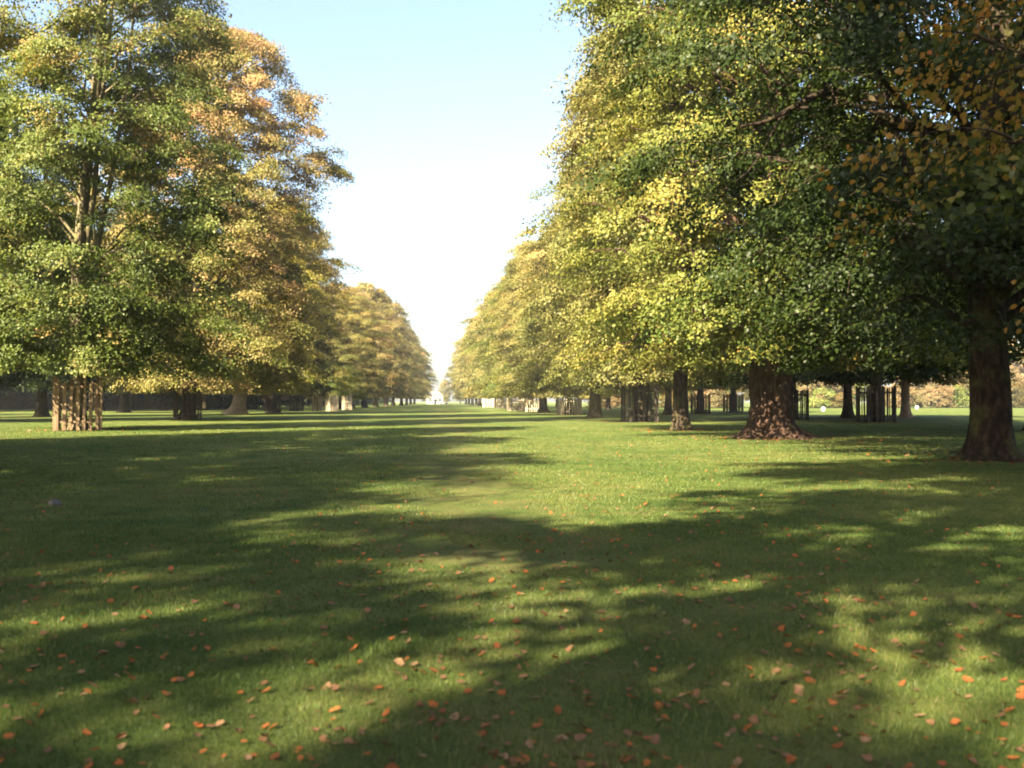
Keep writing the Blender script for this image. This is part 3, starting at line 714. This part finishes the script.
# ------------------------------------------------------------------ fallen leaves
def dead_mat(name, c1, c2):
    m, N, L = newmat(name)
    tc = N.new('ShaderNodeTexCoord'); n = noise(N, L, tc.outputs['Object'], 16, 4)
    oi = N.new('ShaderNodeObjectInfo')
    r = ramp(N, [(.3, c1), (.7, c2)]); L.new(n.outputs[0], r.inputs[0])
    hs = N.new('ShaderNodeHueSaturation'); L.new(r.outputs[0], hs.inputs['Color'])
    mr = N.new('ShaderNodeMapRange'); mr.inputs[3].default_value = .65; mr.inputs[4].default_value = 1.25; L.new(oi.outputs['Random'], mr.inputs[0]); L.new(mr.outputs[0], hs.inputs['Value'])
    d = N.new('ShaderNodeBsdfPrincipled'); d.inputs['Roughness'].default_value = .8; d.inputs['Specular IOR Level'].default_value = .15; L.new(hs.outputs[0], d.inputs['Base Color'])
    t = N.new('ShaderNodeBsdfTranslucent'); L.new(hs.outputs[0], t.inputs[0])
    mx = N.new('ShaderNodeMixShader'); mx.inputs[0].default_value = .25; L.new(d.outputs[0], mx.inputs[1]); L.new(t.outputs[0], mx.inputs[2])
    o = N.new('ShaderNodeOutputMaterial'); L.new(mx.outputs[0], o.inputs[0]); return m
D_OR = dead_mat('dead_leaf_orange', (.22, .065, .02), (.36, .12, .036)); D_BR = dead_mat('dead_leaf_brown', (.11, .055, .03), (.21, .11, .06))
D_TN = dead_mat('dead_leaf_tan', (.20, .115, .06), (.33, .20, .11)); D_RD = dead_mat('dead_leaf_red', (.17, .055, .025), (.27, .085, .035))

def dead_leaf(seed):
    """A heart shaped dry leaf, curled, with a midrib fold and a stalk; unit length; lies on z=0."""
    r = random.Random(seed); v = []; f = []
    nu, nv = 7, 5; curl = r.uniform(.15, .6); roll = r.uniform(.1, .5); sk = r.uniform(-.25, .25)
    for i in range(nu):
        u = i / (nu - 1); wd = (.12, .40, .44, .30, .34, .15, .01)[i] * (1 + r.uniform(-.22, .22))
        for j in range(nv):
            s = j / (nv - 1) * 2 - 1
            z = .06 + curl * .45 * (u - .45) ** 2 + roll * .5 * (abs(s) ** 1.6) * wd + r.uniform(-.02, .02)
            v.append((u - .5, s * wd + sk * u * u, z))
    for i in range(nu - 1):
        for j in range(nv - 1):
            a = i * nv + j; f.append((a, a + nv, a + nv + 1, a + 1))
    b = len(v)
    for k in range(3):
        x = -.5 - k * .13; z = .08 + .03 * k
        v += [(x, -.012, z), (x, .012, z), (x, 0, z + .02)]
    for k in range(2):
        for j in range(3): f.append((b + k * 3 + j, b + k * 3 + (j + 1) % 3, b + (k + 1) * 3 + (j + 1) % 3, b + (k + 1) * 3 + j))
    z0 = min(q[2] for q in v); v = [(x, y, z - z0) for x, y, z in v]
    return v, f
LV = [dead_leaf(s) for s in range(6)]
def fallen():
    rg = random.Random(77); pts = []
    while len(pts) < 3500:
        yv = 3.6 * 11 ** rg.random(); xf = rg.uniform(-.56, .68); xv = xf * yv
        dens = .5 + .35 * math.sin(xv * .9 + 1) * math.sin(yv * .7 + xv * .3) + (.35 if -.12 < xf < .45 else -.08)
        if rg.random() < dens: pts.append((xv, yv, rg.uniform(.020, .052)))
    pts.sort(key=lambda p: -p[2] / p[1])
    # keep the largest-looking 290 that fall inside the frame as objects
    big = []; rest = []
    for p in pts:
        inside = -.44 < p[0] / p[1] < .59 and p[1] > 4.0
        (big if inside and len(big) < 290 else rest).append(p)
    meshes = []
    mats = [(D_OR, 'orange'), (D_BR, 'brown'), (D_TN, 'tan'), (D_RD, 'dark red')]
    for i, (v, f) in enumerate(LV):
        me = bpy.data.meshes.new('fallen_leaf'); me.from_pydata(v, [], f); me.materials.append(D_OR); me.update()
        me.polygons.foreach_set('use_smooth', [True] * len(f)); meshes.append(me)
    for (x, y, s) in big:
        m, cn = rg.choices(mats, (6, 5, 1.6, .8))[0]
        o = link('fallen_leaf', rg.choice(meshes), None, (x, y, .008 + rg.random() * .010), rg.random() * TAU,
                 label='curled %s fallen leaf lying on the near grass' % cn, category='leaf', group='%s fallen leaves on the near grass' % cn)
        o.rotation_euler = (rg.gauss(0, .35), rg.gauss(0, .35), rg.random() * TAU); o.scale = (s * 1.15,) * 3
        set_mat(o, m)
    for tx_, ty_, nn, rr in ((14, 24.4, 160, 2.6), (13.5, 39.6, 420, 3.6), (12.3, 50, 260, 3.2), (14, 71, 200, 3.4), (31, 68.8, 200, 3.4), (41, 85, 240, 3.6), (36, 85.6, 240, 3.6), (-18.4, 53, 160, 2.6), (-22.4, 117, 200, 3.5)):
        for _ in range(nn):
            a = rg.random() * TAU; q = .5 + abs(rg.gauss(0, rr * .6)); rest.append((tx_ + q * math.cos(a), ty_ + q * math.sin(a), rg.uniform(.05, .10)))
    V = []; F = []; MI = []
    for (x, y, s) in rest:
        v, f = LV[rg.randrange(6)]; b = len(V); a = rg.random() * TAU; ca, sa = math.cos(a) * s * 1.15, math.sin(a) * s * 1.15
        tx, ty = rg.gauss(0, .35), rg.gauss(0, .35)
        for (p, q, z) in v: V.append((x + p * ca - q * sa, y + p * sa + q * ca, .015 + max(-.01, (z + p * tx + q * ty) * s)))
        k = rg.choices(range(4), (6, 5, 1.6, .8))[0]
        for q in f: F.append(tuple(b + i for i in q)); MI.append(k)
    me = bpy.data.meshes.new('fallen_leaves'); me.from_pydata(V, [], F)
    for m, _ in mats: me.materials.append(m)
    me.polygons.foreach_set('material_index', MI); me.update()
    link('fallen_leaves', me, None, kind='stuff', label='scattered small orange and brown leaves farther over the lawn')
fallen()

# ------------------------------------------------------------------ the air
HAZE = 0.0002
def haze():
    m, N, L = newmat('haze_air')
    v = N.new('ShaderNodeVolumePrincipled'); v.inputs['Color'].default_value = (.86, .93, 1.0, 1); v.inputs['Density'].default_value = HAZE
    v.inputs['Anisotropy'].default_value = 0.0
    o = N.new('ShaderNodeOutputMaterial'); L.new(v.outputs[0], o.inputs['Volume'])
    b = MB(); b.box((0, 0, 29), (3200, 3200, 60))
    link('haze', b.mesh('haze', m), None, kind='stuff', label='thin pale morning haze')
haze()
